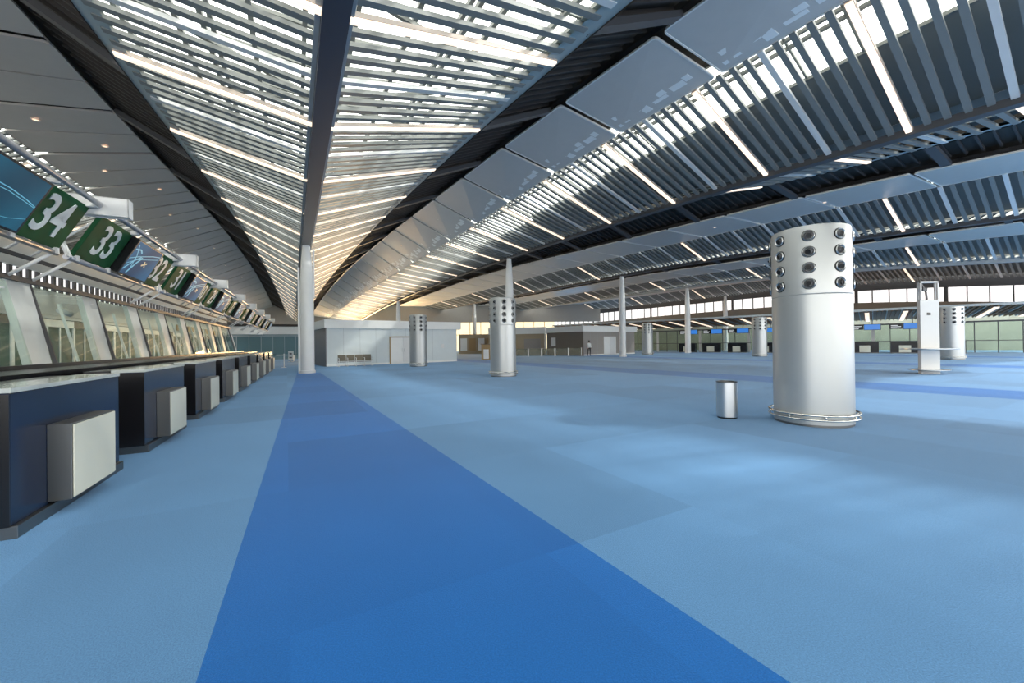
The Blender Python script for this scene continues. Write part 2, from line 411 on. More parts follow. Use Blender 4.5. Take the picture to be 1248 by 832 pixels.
def round_quad(a, b, c, d, r=.12, n=4):
    """outline of a quad with rounded corners (a,b,c,d in order)"""
    out = []; P = [a, b, c, d]
    for i in range(4):
        p = P[i]; e1 = (P[i-1]-p).normalized(); e2 = (P[(i+1) % 4]-p).normalized()
        for k in range(n+1):
            t = k/n
            q0 = p+e1*r; q1 = p+e2*r
            out.append((1-t)*(1-t)*q0 + 2*t*(1-t)*p + t*t*q1)
    return out
def panels(name, ca, cb, s0, s1, phase, pitch, gap, sidevec, mats, patches=False, gap_every=2, seam_rim=True):
    mb = MB(); k = int(math.ceil((s0-phase)/pitch))
    while phase+(k+1)*pitch <= s1+.01:
        g0 = gap if k % gap_every == 0 else gap*.35; g1 = gap if (k+1) % gap_every == 0 else gap*.35
        sa = phase+k*pitch+g0/2; sb = phase+(k+1)*pitch-g1/2
        a, b, c, d = ca(sa), cb(sa), cb(sb), ca(sb)
        o = round_quad(a, b, c, d, .16)
        mb.slab(o, UP*.07, 0, 1)
        # light rim bead
        for i in range(len(o)):
            p, q = o[i], o[(i+1) % len(o)]
            if (q-p).length > .01 and (seam_rim or abs((q-p).normalized().dot(sidevec)) > .6): mb.bar(p, q, .05, .03, None, 1)
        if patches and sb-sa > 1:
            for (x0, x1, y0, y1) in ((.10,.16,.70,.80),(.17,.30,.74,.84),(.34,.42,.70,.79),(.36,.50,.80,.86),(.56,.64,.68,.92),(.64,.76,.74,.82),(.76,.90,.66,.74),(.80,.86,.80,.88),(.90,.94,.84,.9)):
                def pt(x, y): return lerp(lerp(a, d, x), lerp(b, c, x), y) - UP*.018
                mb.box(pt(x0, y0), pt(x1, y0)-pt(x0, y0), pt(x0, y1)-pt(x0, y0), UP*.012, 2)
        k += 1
    return struct(mb, name, mats)
def trough(name, ci, co, s0, s1, arms, armphase, sidevec):
    mb = MB(); strip(mb, ci, co, s0, s1, 2.05, 0, 1, .5, .45, 0)
    s = s0+.2
    while s < s1:
        mb.bar(ci(s)+UP*.44, co(s)+UP*.39, .07, .10, sidevec, 1); s += .45
    for lat in (.05,):
        along(mb, ci, s0, s1, 2.05, .10, .34, .12, sidevec, 0, lat)
    along(mb, co, s0, s1, 2.05, .06, .14, .18, sidevec, 1, 0)
    s = armphase
    while s < s1:
        if s > s0: mb.bar(lerp(ci(s), co(s), -.04)+UP*.10, co(s)+UP*.10, .30, .16, sidevec, 2)
        s += arms
    return struct(mb, name, [M['dark'], M['rib'], M['beam_grey']])
def fascia(name, ca, ci, s0, s1, f, sidevec):
    mb = MB(); strip(mb, ca, ci, s0, s1, 2.05, f, 1.0, -.02, -.02, 0); 
    strip(mb, ca, ci, s0, s1, 2.05, f, 1.0, .09, .09, 0)
    return struct(mb, name, M['fascia'])
def deck(name, ca, cb, s0, s1, fa, fb, oa, ob, m='deck', ribs=0, sidevec=VUR):
    mb = MB(); strip(mb, ca, cb, s0, s1, 2.05, fa, fb, oa, ob, 0)
    return struct(mb, name, M[m], recalc=False)

# ---- wedge over the blue carpet band: spine with a sloping glazed louvre on each side
SR0, SR1 = -22., 96.
SB0 = -1.5
SL0, SL1 = -22., 110.
slats('ceiling', spine_R, T1in, SR0, SR1, 7.6, fb=.95)
slats('ceiling', spine_L, LTin, SL0, SL1, 11.8, sidevec=VUL, fb=.95)
struct(truss(spine_R, T1in, SR0, SR1, 7.6, .75, .5, VUR), 'ceiling', M['deck'])
struct(truss(spine_L, LTin, SL0, SL1, 11.8, .75, .5, VUL), 'ceiling', M['deck'])
glazing(spine_R, T1in, SR0, SR1, 0, 1, .95, .6, (.0, .33, .66, 1.))
glazing(spine_L, LTin, SL0, SL1, 0, 1, .95, .6, (.0, .33, .66, 1.))
fascia('ceiling', spine_R, T1in, SR0, SR1, .91, VUR)
fascia('ceiling', spine_L, LTin, SL0, SL1, .91, VUL)
mb = MB()
def sp(t): p = A0+DS*t; return Vector((p.x, p.y, 7.38))
SN = Vector((DS.y, -DS.x, 0))
along(mb, lambda t: sp(t), -30, -.05, 3, .44, .34, -.05, SN, 0)
along(mb, lambda t: sp(t), .05, 90, 3, .44, .34, -.05, SN, 0)
along(mb, lambda t: sp(t), -30, 90, 3, .09, .12, .05, SN, 1, -.27)
along(mb, lambda t: sp(t), -30, 90, 3, .09, .12, .05, SN, 1, .27)
struct(mb, 'trim_1', [M['beam'], M['flange']])
# ---- left bay
trough('ceiling', LTin, LTout, SL0, SL1, 6.5, 13.0, VUL)
mb = MB(); along(mb, LTout, SL0, SL1, 2.05, .07, .06, .02, VUL, 0, 0); struct(mb, 'ceiling', M['panel_edge'])
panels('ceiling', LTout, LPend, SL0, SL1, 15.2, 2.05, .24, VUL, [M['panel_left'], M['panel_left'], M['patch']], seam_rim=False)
deck('ceiling', LTout, LPend, SL0, SL1, 0, 1, .45, .55, 'dark')
slats('ceiling', LPend, LV, SL0, SL1, 11.8, sidevec=VUL)
glazing(LPend, LV, SL0, SL1, 0, .45, .55, .45, (0, .2, .45))
deck('ceiling', LPend, LV, SL0, SL1, .45, 1, .55, .45)
# ---- bay 1
trough('ceiling', T1in, T1out, SR0, SR1, 5.5, 6.4, VUR)
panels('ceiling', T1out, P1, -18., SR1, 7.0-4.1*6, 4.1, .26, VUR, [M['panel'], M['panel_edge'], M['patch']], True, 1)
deck('ceiling', T1out, P1, SR0, SR1, 0, 1, .45, .55, 'dark')
slats('ceiling', P1, V1, SR0, SR1, 3.75)
for sa_, sb_, g_ in ((SR0, 14.3, .42), (14.3, 20.4, .48), (20.4, 28.6, .56), (28.6, 36.8, .66), (36.8, SR1, .8)):
    glazing(P1, V1, sa_, sb_, 0, g_, .55, .55-.15*g_, (0, .12, .17, g_), 1.37)
    deck('ceiling', P1, V1, sa_, sb_, g_, 1, .55, .4)
mb = MB(); along(mb, V1, SR0, SR1, 2.05, .34, .22, -.02, VNR, 0); along(mb, V1, SR0, SR1, 2.05, .06, .1, .05, VNR, 1, .2)
struct(mb, 'trim_2', [M['beam_grey'], M['flange']])
# ---- bay 2
slats('ceiling', V1, T2in, SB0, SR1, 1.7, every=1, fa=.06)
fascia('ceiling', V1, T2in, SB0, SR1, .9, VUR)
deck('ceiling', V1, T2in, SB0, SR1, 0, .86, .4, .55)
glazing(V1, T2in, SB0, SR1, .86, 1, .4, .55, (.86, 1))
trough('ceiling', T2in, T2out, SB0, SR1, 5.5, 4.2, VUR)
panels('ceiling', T2out, P2, -1.5, SR1, 7.3-2.05-4.1*6, 4.1, .16, VUR, [M['panel'], M['panel_edge'], M['patch']], False, 1)
deck('ceiling', T2out, P2, SB0, SR1, 0, 1, .45, .55, 'dark')
slats('ceiling', P2, V2, SB0, SR1, 7.3, every=3)
glazing(P2, V2, SB0, SR1, 0, .14, .55, .5, (0, .07, .14), 1.37)
deck('ceiling', P2, V2, SB0, SR1, .14, 1, .55, .4)
mb = MB(); along(mb, V2, SB0, SR1, 2.05, .34, .24, -.02, VNR, 0)
struct(mb, 'trim_3', [M['beam_grey'], M['flange']])
# ---- bay 3
glazing(V2, T3in, SB0, SR1, .05, .95, .4, .5, (.05, .5, .95))  # strip out of view, glazed to bring more daylight to the far floor
slats('ceiling', V2, T3in, SB0, SR1, 9.8, fa=.06)
trough('ceiling', T3in, T3out, SB0, SR1, 6, 4.2, VUR)
panels('ceiling', T3out, P3, -1.5, SR1, 9.8-2.05-4.1*6, 4.1, .18, VUR, [M['panel'], M['panel_edge'], M['patch']], False, 1)
deck('ceiling', T3out, P3, SB0, SR1, 0, 1, .45, .55, 'dark')
slats('ceiling', P3, V3, SB0, SR1, 9.8, every=3)
glazing(P3, V3, SB0, SR1, 0, .1, .55, .5, (0, .1), 1.37)
deck('ceiling', P3, V3, SB0, SR1, .1, 1, .55, .4)
mb = MB(); along(mb, V3, SB0, SR1, 2.05, .42, .34, -.02, VNR, 0)
struct(mb, 'trim_4', [M['flange'], M['flange']])
# ---- bay 4
glazing(V3, T4in, SB0, SR1, .05, .95, .4, .5, (.05, .5, .95))  # also out of view and glazed for extra daylight
slats('ceiling', V3, T4in, SB0, SR1, 9.8, fa=.06)
trough('ceiling', T4in, T4out, SB0, SR1, 6, 4.2, VUR)
panels('ceiling', T4out, P4, -1.5, SR1, 13.3-2.05-4.1*7, 4.1, .18, VUR, [M['panel'], M['panel_edge'], M['patch']], False, 1)
deck('ceiling', T4out, P4, SB0, SR1, 0, 1, .45, .55, 'dark')
slats('ceiling', P4, V4, SB0, SR1, 13.3, every=3)
deck('ceiling', P4, V4, SB0, SR1, 0, 1, .55, .4)

# ---- lamps in the louvres
def lamp_row(ca, cb, s0, s1, phase, step, sidevec, where, group, f0=0., f1=1.):
    k = 1; s = phase
    while s < s1:
        if s >= s0:
            a, b = ca(s)-UP*.03, cb(s)-UP*.03
            e = lamp(lerp(a, b, f0), lerp(a, b, f1), sidevec)
            lab = ('%s glowing lamp from the near end of %s' % (ORD[k], where)) if k <= 20 else 'tiny glowing lamp far along ' + where
            tag(e, lab, 'lamp', group); k += 1
        s += step
lamp_row(spine_R, T1in, 2, 76, 7.6-4.1, PITCH, VUR, 'the louvres right of the spine beam', 'lamps right of the spine beam', .04, .97)
lamp_row(spine_L, LTin, 2, 90, 11.8-8.2, PITCH, VUL, 'the louvres left of the spine beam', 'lamps left of the spine beam', .04, .97)
lamp_row(P1, V1, -1, 76, 3.75-4.1, PITCH, VUR, 'the louvres behind the patched panels', 'lamps below the first valley', 0, .98)
lamp_row(V1, T2in, -1, 15, 1.7, PITCH, VUR, 'the narrow strip above the trough', 'lamps in the narrow strip', .06, .9)
lamp_row(P2, V2, 0, 80, 7.3, 12.15, VUR, 'the second sloping louvre row', 'lamps in the second louvre row', 0, .98)
lamp_row(P3, V3, 0, 80, 9.8, 12.15, VUR, 'the third sloping louvre row', 'lamps in the third louvre row', 0, .98)
lamp_row(P4, V4, 0, 80, 13.3, 12.15, VUR, 'the louvres over the clerestory', 'lamps in the fourth louvre row', 0, .98)
lamp_row(LPend, LV, 9, 60, 11.8, PITCH, VUL, 'the louvres above the numbered signs', 'lamps above the numbered signs', 0.1, .9)

# ---- downlights in the ceiling panels
def downlight(p, label, group):
    e = empty('downlight', p)
    a = MB(); a.lathe([(0, -.012), (.085, -.012), (.085, 0)], n=20); a.build('lens', M['down'], e)
    b = MB(); b.lathe([(.085, -.004), (.085, -.022), (.125, -.022), (.125, -.0)], n=20); b.build('rim', M['panel_edge'], e)
    tag(e, label, 'downlight', group)
def on(ca, cb, s, f): return lerp(ca(s), cb(s), f)
for i, (s, f) in enumerate(((17.3, .82), (20.4, .66), (22.6, .36), (25.4, .62), (28.6, .30), (33.5, .5), (38.0, .35), (45, .4), (53, .5), (62, .4))):
    downlight(on(LTout, LPend, s, f), '%s downlight from the near end of the panels above the numbered signs' % ORD[i+1], 'downlights above the check-in row')
for i, s in enumerate((9.1, 17.3, 25.5, 33.7, 41.9)):
    downlight(on(T1out, P1, s, .42), '%s downlight from the near end of the large patched ceiling panels' % ORD[i+1], 'downlights in the first panel row')
for i, s in enumerate((9.2, 15.4, 23.6, 31.8, 40.0, 48.2)):
    downlight(on(T2out, P2, s, .5), '%s downlight from the near end of the panels past the trough' % ORD[i+1], 'downlights in the second panel row')

# ------------------------------------------------------------------ floor
def floor():
    mb = MB()
    def q(a, b, c, d, m): mb.poly([Vector((*p, 0)) for p in (a, b, c, d)], m)
    # band 1 edges as straight lines X = x0 + m*Y
    e1l = lambda y: (-.51 - .513*y, y); e1r = lambda y: (2.215 - .575*y, y)
    y0, y1, y2 = -9., 23.0, 160.
    e2l = lambda y: (18.25 - .64*y, y); e2r = lambda y: (21.1 - .64*y, y); e3l = lambda y: (36.3 - .64*y, y); e3r = lambda y: (39.2 - .64*y, y); e4l = lambda y: (53.7 - .64*y, y); e4r = lambda y: (56.5 - .64*y, y)
    W = 110
    # near part, left to right
    q((-W, y0), e1l(y0), e1l(y1), (-W, y1), 0)
    q(e1l(y0), e1r(y0), e1r(y1), e1l(y1), 1)
    q(e1r(y0), e2l(y0), e2l(y1), e1r(y1), 0)
    q(e2l(y0), e2r(y0), e2r(y1), e2l(y1), 1)
    q(e2r(y0), e3l(y0), e3l(y1), e2r(y1), 0)
    q(e3l(y0), e3r(y0), e3r(y1), e3l(y1), 1)
    q(e3r(y0), e4l(y0), e4l(y1), e3r(y1), 0)
    q(e4l(y0), e4r(y0), e4r(y1), e4l(y1), 1)
    q(e4r(y0), (W, y0), (W, y1), e4r(y1), 0)
    # far part
    q((-W, y1), e2l(y1), e2l(y2), (-W, y2), 0)
    q(e2l(y1), e2r(y1), e2r(y2), e2l(y2), 1)
    q(e2r(y1), e3l(y1), e3l(y2), e2r(y2), 0)
    q(e3l(y1), e3r(y1), e3r(y2), e3l(y2), 1)
    q(e3r(y1), e4l(y1), e4l(y2), e3r(y2), 0)
    q(e4l(y1), e4r(y1), e4r(y2), e4l(y2), 1)
    q(e4r(y1), (W, y1), (W, y2), e4r(y2), 0)
    return struct(mb, 'floor', [M['carpet'], M['stripe']])
floor()

# ------------------------------------------------------------------ columns
def column(p, ztop, label, r=.33, fins=False):
    e = empty('column', (p[0], p[1], 0))
    a = MB(); a.lathe([(r, .16), (r, ztop*.52), (r*.93, ztop*.7), (r*.78, ztop*.86), (r*.52, ztop), (0, ztop)], n=40); a.build('shaft', M['column'], e)
    b = MB(); b.lathe([(0, 0), (r+.05, 0), (r+.05, .14), (r+.005, .17)], n=40); b.build('base_collar', M['column'], e)
    if fins:
        c = MB(); c.cbox(-SN*.40+Vector((0, 0, 2.95)), SN*.055, DS*.10, UP*2.95); c.build('cable_casing', M['white'], e, bevel=.01)
        d = MB(); d.cbox(SN*.36+Vector((0, 0, 5.6)), SN*.05, DS*.10, UP*1.35); d.build('cable_casing', M['white'], e, bevel=.01)
    tag(e, label, 'column', kind='thing'); return e
column(A0, 7.25, 'white column standing at the end of the dark blue carpet band', .36, True)
column(R(27.06, 17.14), zV1(27)-.1, 'tapering white column rising right behind a perforated steel tower', .33)
column(R(28.6, 31.77), zV2(28.6)-.1, 'tapering white column in front of the grey room with a door', .33)
column(R(31, 46.4), zV3(31)-.15, 'tapering white column between two steel towers, before the far check-in desks', .33)
column(R(34, 60.4), zV4(34)-.1, 'white column partly hidden behind the far check-in desks', .33)
column(R(56.5, 17.14), zV1(56)-.1, 'slim white column rising above the roof of the pale room', .33)
column(R(61.5, 31.77), zV2(61)-.1, 'slim white column between the pale room and a perforated steel tower', .33)

# ------------------------------------------------------------------ air diffuser towers
def tower_meshes():
    T = {}
    a = MB(); a.lathe([(0, .04), (.60, .04), (.60, 2.35), (.592, 2.36)], n=72); T['body'] = a
    b = MB(); b.lathe([(.592, 2.36), (.60, 2.372), (.60, 3.54), (.588, 3.585), (.55, 3.60), (0, 3.60)], n=72); T['head'] = b
    c = MB(); c.lathe([(0, 0), (.592, 0), (.592, .04), (0, .04)], n=72); T['foot'] = c
    d = MB()
    for z, rr in ((.215, .022), (.135, .018)):
        d.tube([(math.cos(2*PI*k/64)*.67, math.sin(2*PI*k/64)*.67, z) for k in range(65)], rr, 8, cap=False)
    for k in range(8):
        t = 2*PI*k/8+.3
        ca, sa = math.cos(t), math.sin(t)
        d.tube([(ca*.67, sa*.67, .12), (ca*.67, sa*.67, .23)], .014, 8)
        d.tube([(ca*.59, sa*.59, .175), (ca*.67, sa*.67, .175)], .012, 8)
    T['bumper_rail'] = d
    return T
def make_tower(p, face, label):
    e = empty('air_diffuser_tower', (p[0], p[1], 0), face)
    T = tower_meshes()
    T['body'].build('body', M['steel_sat'], e); T['head'].build('head', M['steel_sat'], e)
    T['foot'].build('foot', M['steel_dark'], e); T['bumper_rail'].build('bumper_rail', M['chrome'], e)
    # nozzle: axis along +X, at r = .63
    nz = MB(); nz.lathe([(.090, -.01), (.090, .012), (.082, .022), (.064, .008), (.056, -.01)], n=28, axis=(1, 0, 0))
    ball = MB(); ball.lathe([(.062, -.03), (.060, .0), (.052, .020), (.042, .030), (.040, .018)], n=24, axis=(1, 0, 0))
    hole = MB(); hole.lathe([(.042, .026), (0, .024)], n=20, axis=(1, 0, 0))
    gr = MB(); gr.lathe([(.084, .006), (.101, .005), (.101, -.008)], n=28, axis=(1, 0, 0))
    r0 = nz.build('nozzle', M['steel'], e); r0.location = (.60, 0, 3.40)
    bl = ball.build('nozzle_ball', M['beam_grey'], r0); bl.rotation_euler = (0, .25, .2)
    hl = hole.build('nozzle_opening', M['hole'], r0); hl.rotation_euler = (0, .25, .2); hl.location = (.012, 0, 0)
    g0 = gr.build('nozzle_gasket', M['hole'], r0)
    first = True
    for k in range(8):
        for j in range(4):
            if first: first = False; continue
            t = 2*PI*k/8
            c = r0.copy(); COL.objects.link(c); c.parent = e
            c.location = (.60*math.cos(t), .60*math.sin(t), 3.40-.285*j); c.rotation_euler = (0, 0, t)
            for ch in (bl, hl, g0):
                d = ch.copy(); COL.objects.link(d); d.parent = c
                if ch is not g0: d.rotation_euler = (0, random.uniform(-.1, .45), random.uniform(-.4, .4))
    tag(e, label, 'air diffuser', 'perforated air towers', 'thing'); return e
def place_tower(p, face, label):
    e = clone_tree(TOWER); e.location = (p[0], p[1], 0); e.rotation_euler = (0, 0, face); e['label'] = label; e.scale = (1, 1, 1); return e
def facing(p, off=0.): return math.atan2(-p[1], -p[0]) + off
p = (5.48, 7.36)
TOWER = make_tower(p, facing(p, -.03), 'large silver air tower with round nozzles beside the small steel bin'); TOWER.scale = (1, 1, .965)
for p, off, lab in (((-.42, 18.7), .12, 'silver air tower standing in front of a tall tapering white column'),
                    ((-6.6, 28.3), .35, 'silver air tower in front of the pale room, beside its door'),
                    ((15.5, 46.0), .3, 'small silver air tower between two white columns, far across the hall'),
                    ((22.9, 37.2), .1, 'silver air tower before the far check-in desks and blue screens'),
                    ((30.2, 27.6), .2, 'silver air tower partly hidden behind the tall white pylon')):
    place_tower(p, facing(p, off), lab)

# ------------------------------------------------------------------ litter bin
def bin_():
    e = empty('litter_bin', (4.17, 7.84, 0))
    a = MB(); a.lathe([(0, .03), (.18, .03), (.185, .035), (.185, .685), (.18, .69)], n=48); a.build('body', M['steel'], e)
    b = MB(); b.lathe([(.18, .69), (.188, .695), (.188, .705), (.175, .712), (.13, .712), (.13, .60), (0, .60)], n=48); b.build('lid', M['steel_dark'], e)
    c = MB(); c.lathe([(0, 0), (.172, 0), (.172, .03), (0, .03)], n=48); c.build('foot', M['black'], e)
    tag(e, 'small brushed steel cylindrical bin standing beside the large silver tower', 'bin')
bin_()

# ------------------------------------------------------------------ white pylon
def pylon():
    c = Vector((17.46, 16.85, 0)); e = empty('information_pylon', c)
    fx = Vector((1, 0, 0)); fy = Vector((0, 1, 0))
    a = MB(); a.cbox((0, 0, 1.54), fx*.40, fy*.07, UP*1.54); a.build('cabinet', M['pylon_white'], e, bevel=.015)
    b = MB()
    for x in (-.36, .36):
        for y in (-.05, .05): b.cbox((x, y, 3.47), fx*.03, fy*.03, UP*.39)
    for y in (-.05, .05): b.cbox((0, y, 3.83), fx*.39, fy*.03, UP*.035)
    for x in (-.36, .36): b.cbox((x, 0, 3.83), fx*.03, fy*.07, UP*.035)
    b.build('open_frame', M['pylon_white'], e, bevel=.006)
    d = MB(); d.bar((-.30, -.02, 3.78), (-.10, -.02, 3.42), .05, .05); d.bar((-.10, -.02, 3.42), (-.06, -.02, 3.08), .05, .05)
    d.cbox((-.2, -.02, 3.52), fx*.09, fy*.08, UP*.06); d.build('loudspeaker', M['beam_grey'], e)
    s = MB(); s.lathe([(0, 1.02), (.86, 1.02), (.88, 1.04), (.88, 1.06), (0, 1.06)], n=48); s.build('shelf', M['steel'], e)
    s = MB(); s.lathe([(0, .15), (.62, .15), (.63, .16), (.63, .18), (0, .18)], n=48); s.build('foot_ring', M['steel'], e)
    k = MB(); k.cbox((-.05, -.075, 2.5), fx*.075, fy*.012, UP*.05); k.build('display', M['black'], e)
    tag(e, 'tall white pylon with an open frame on top and a round shelf', 'pylon')
pylon()

# ------------------------------------------------------------------ check-in counters (left row)
def counter_parts(e, ux, uy):
    """local: ux along the row, uy towards the hall; front corner of the body at the origin"""
    Ln = 2.05
    a = MB(); a.box(-uy*.62+UP*.10, ux*Ln, uy*.62, UP*1.06); a.build('body', M['navy'], e, bevel=.006)
    a = MB(); a.box(-uy*.60, ux*Ln, uy*.64, UP*.10); a.build('plinth', M['steel_dark'], e, bevel=.004)
    a = MB(); a.box(-uy*.36+UP*1.16-ux*.01, ux*(Ln+.02), uy*.37, UP*.04); a.build('countertop', M['stone'], e, bevel=.004)
    a = MB(); a.box(-uy*.64+UP*1.16-ux*.01, ux*(Ln+.02), uy*.275, UP*.03); a.build('rear_top', M['black'], e)
    a = MB(); a.box(-ux*.012-uy*.62+UP*.10, ux*.012, uy*.62, UP*1.05); a.build('end_panel', M['black'], e)
    # light box low on the front
    a = MB(); a.box(ux*.50+UP*.12, ux*.91, uy*.165, UP*.70); a.build('light_box', M['steel_dark'], e, bevel=.004)
    a = MB(); a.box(ux*.515+uy*.165+UP*.135, ux*.88, uy*.012, UP*.67); a.build('light_panel', M['frost'], e, bevel=.003)
C0 = None
for k in range(9):
    pos = L(4.66+2.935*k, -2.13)
    if C0 is None:
        C0 = empty('check_in_counter', pos); counter_parts(C0, VUL, VNL); e = C0
    else:
        e = clone_tree(C0); e.location = pos
    tag(e, 'navy check-in counter with pale light box, %s from the near end of its row' % ORD[k+1], 'check-in counter', 'check-in counters of the long row')
# continuous back counter behind them
e = empty('back_counter', L(2, -3.2))
a = MB(); a.box(Vector((0,0,.0)), VUL*30, -VNL*.75, UP*1.15); a.build('body', M['black'], e)
a = MB(); a.box(VNL*.06+UP*1.15, VUL*30, -VNL*.85, UP*.06); a.build('worktop', M['black'], e, bevel=.005)
a = MB(); a.box(-VNL*.70+UP*1.21, VUL*30, -VNL*.08, UP*.06); a.build('ledge', M['black'], e)
tag(e, 'long black back counter running behind the row of check-in counters', 'counter')

# leaning zinc fins, glass and rear hall wall
fin = MB()
for k in range(-1, 8):
    s = 11.62+2.99*k
    for (z0, z1) in ((0., 2.92),):
        p = L(s, -4.78, 0); q = L(s, -5.36, 2.92)
        wv = VUL*.78; t = -VNL*.12
        fin.hexa([p, p+wv, p+wv+t, p+t, q, q+wv, q+wv+t, q+t])
struct(fin, 'wall_left', M['fin'], bevel=.01)
pan = MB()
for k in range(-1, 8):
    s = 11.62+2.99*k+.78
    p = L(s, -4.93, .95); q = L(s, -5.36, 2.9); wv = VUL*2.21
    pan.quad(p, p+wv, q+wv, q)
struct(pan, 'window_50', M['glass_green'], recalc=False)
rail = MB()
rail.bar(L(4, -5.34, 2.97), L(37, -5.34, 2.97), .10, .10, m=0)
rail.bar(L(4, -4.92, .95), L(37, -4.92, .95), .07, .06, m=0)
for k in range(-1, 9):
    s = 11.62+2.99*k+.80
    rail.bar(L(s, -4.9, .9), L(s, -5.40, 3.0), .05, .06, m=0); 
    rail.bar(L(s+1.1, -4.95, .9), L(s+1.1, -5.36, 2.6), .04, .05, m=1)
rail.bar(L(4, -5.3, 3.45), L(37, -5.3, 3.45), .07, .07, m=0)
struct(rail, 'trim_5', [M['beam_grey'], M['white']])
# rear wall behind the glass: pale with a row of green glass doors and a black and white louvre band
w = MB(); w.box(L(-2, -14.2, 0), VUL*112, -VNL*.3, UP*8.6, 0)
struct(w, 'wall_back', M['wall_pale'])
w = MB()
for k in range(22):
    s = 6.0+2.1*k
    w.box(L(s, -9.4, 0), VUL*.16, -VNL*.16, UP*2.75, 1)
    w.box(L(s+1.05, -9.42, 0), VUL*.07, -VNL*.1, UP*2.6, 1)
    w.box(L(s+.16, -9.45, .05), VUL*1.94, -VNL*.04, UP*2.4, 0)
    w.box(L(s, -9.38, 2.45), VUL*2.1, -VNL*.2, UP*.30, 1 if k % 3 else 2)
M['door_glass'] = mat('dark_green_door_glass', (.05, .10, .08), .5, spec=.08, noise=(1.2, .6))
struct(w, 'window_51', [M['door_glass'], M['white'], M['beam_grey']])
w = MB(); w.box(L(2, -9.35, 2.78), VUL*60, -VNL*4.2, UP*.14, 0)
w.box(L(2, -9.30, 2.92), VUL*60, -VNL*.2, UP*.95, 0)
for k in range(110):
    s = 4+k*.55
    w.box(L(s, -9.36, 3.87), VUL*.20, -VNL*.08, UP*.66, 1)
w.box(L(2, -9.30, 4.53), VUL*60, -VNL*.25, UP*.75, 0)
w.quad(L(2, -9.44, 3.87), L(62, -9.44, 3.87), L(62, -9.44, 4.53), L(2, -9.44, 4.53), 2)
struct(w, 'window_53', [M['wall_pale'], M['beam_grey'], M['bright_glass']])
w = MB()
for k in range(6): w.box(L(40+3.2*k, -9.2, 2.9), VUL*1.9, -VNL*.1, UP*.45, 0)
struct(w, 'trim_6', M['ochre'])
w = MB(); w.box(L(6, -13.5, .9), VUL*50, VNL*.1, UP*1.6, 0)
struct(w, 'window_52', M['beam_grey'])

# ------------------------------------------------------------------ numbered overhead signs
def text_mesh(txt, size, name, material, parent, mtx, offs=.014, sx=.90, ext=.006):
    cu = bpy.data.curves.new(name, 'FONT'); cu.body = txt; cu.size = size; cu.align_x = 'CENTER'; cu.align_y = 'CENTER'
    cu.offset = offs; cu.extrude = ext; cu.resolution_u = 6
    ob = bpy.data.objects.new(name, cu); COL.objects.link(ob)
    dg = bpy.context.evaluated_depsgraph_get(); me = bpy.data.meshes.new_from_object(ob.evaluated_get(dg))
    bpy.data.objects.remove(ob); bpy.data.curves.remove(cu)
    o = bpy.data.objects.new(name, me); COL.objects.link(o); me.materials.append(material)
    o.parent = parent; o.matrix_local = mtx @ Matrix.Diagonal((sx, 1, 1, 1)); return o
T_TOP = (-4.15, 4.53); T_BOT = (-4.65, 3.57)
board_up = (VNL*(T_TOP[0]-T_BOT[0]) + UP*(T_TOP[1]-T_BOT[1])); BH = board_up.length; BU = board_up.normalized()
BN = VUL.cross(BU); BN = BN if BN.dot(VNL) > 0 else -BN      # towards the hall, slightly down
BX = VUL                                                     # reading direction seen from the hall
def board_matrix(c): 
    m = Matrix((BX, BU, BX.cross(BU))).transposed().to_4x4()
    return Matrix.Translation(c) @ m
FACE = BX.cross(BU)
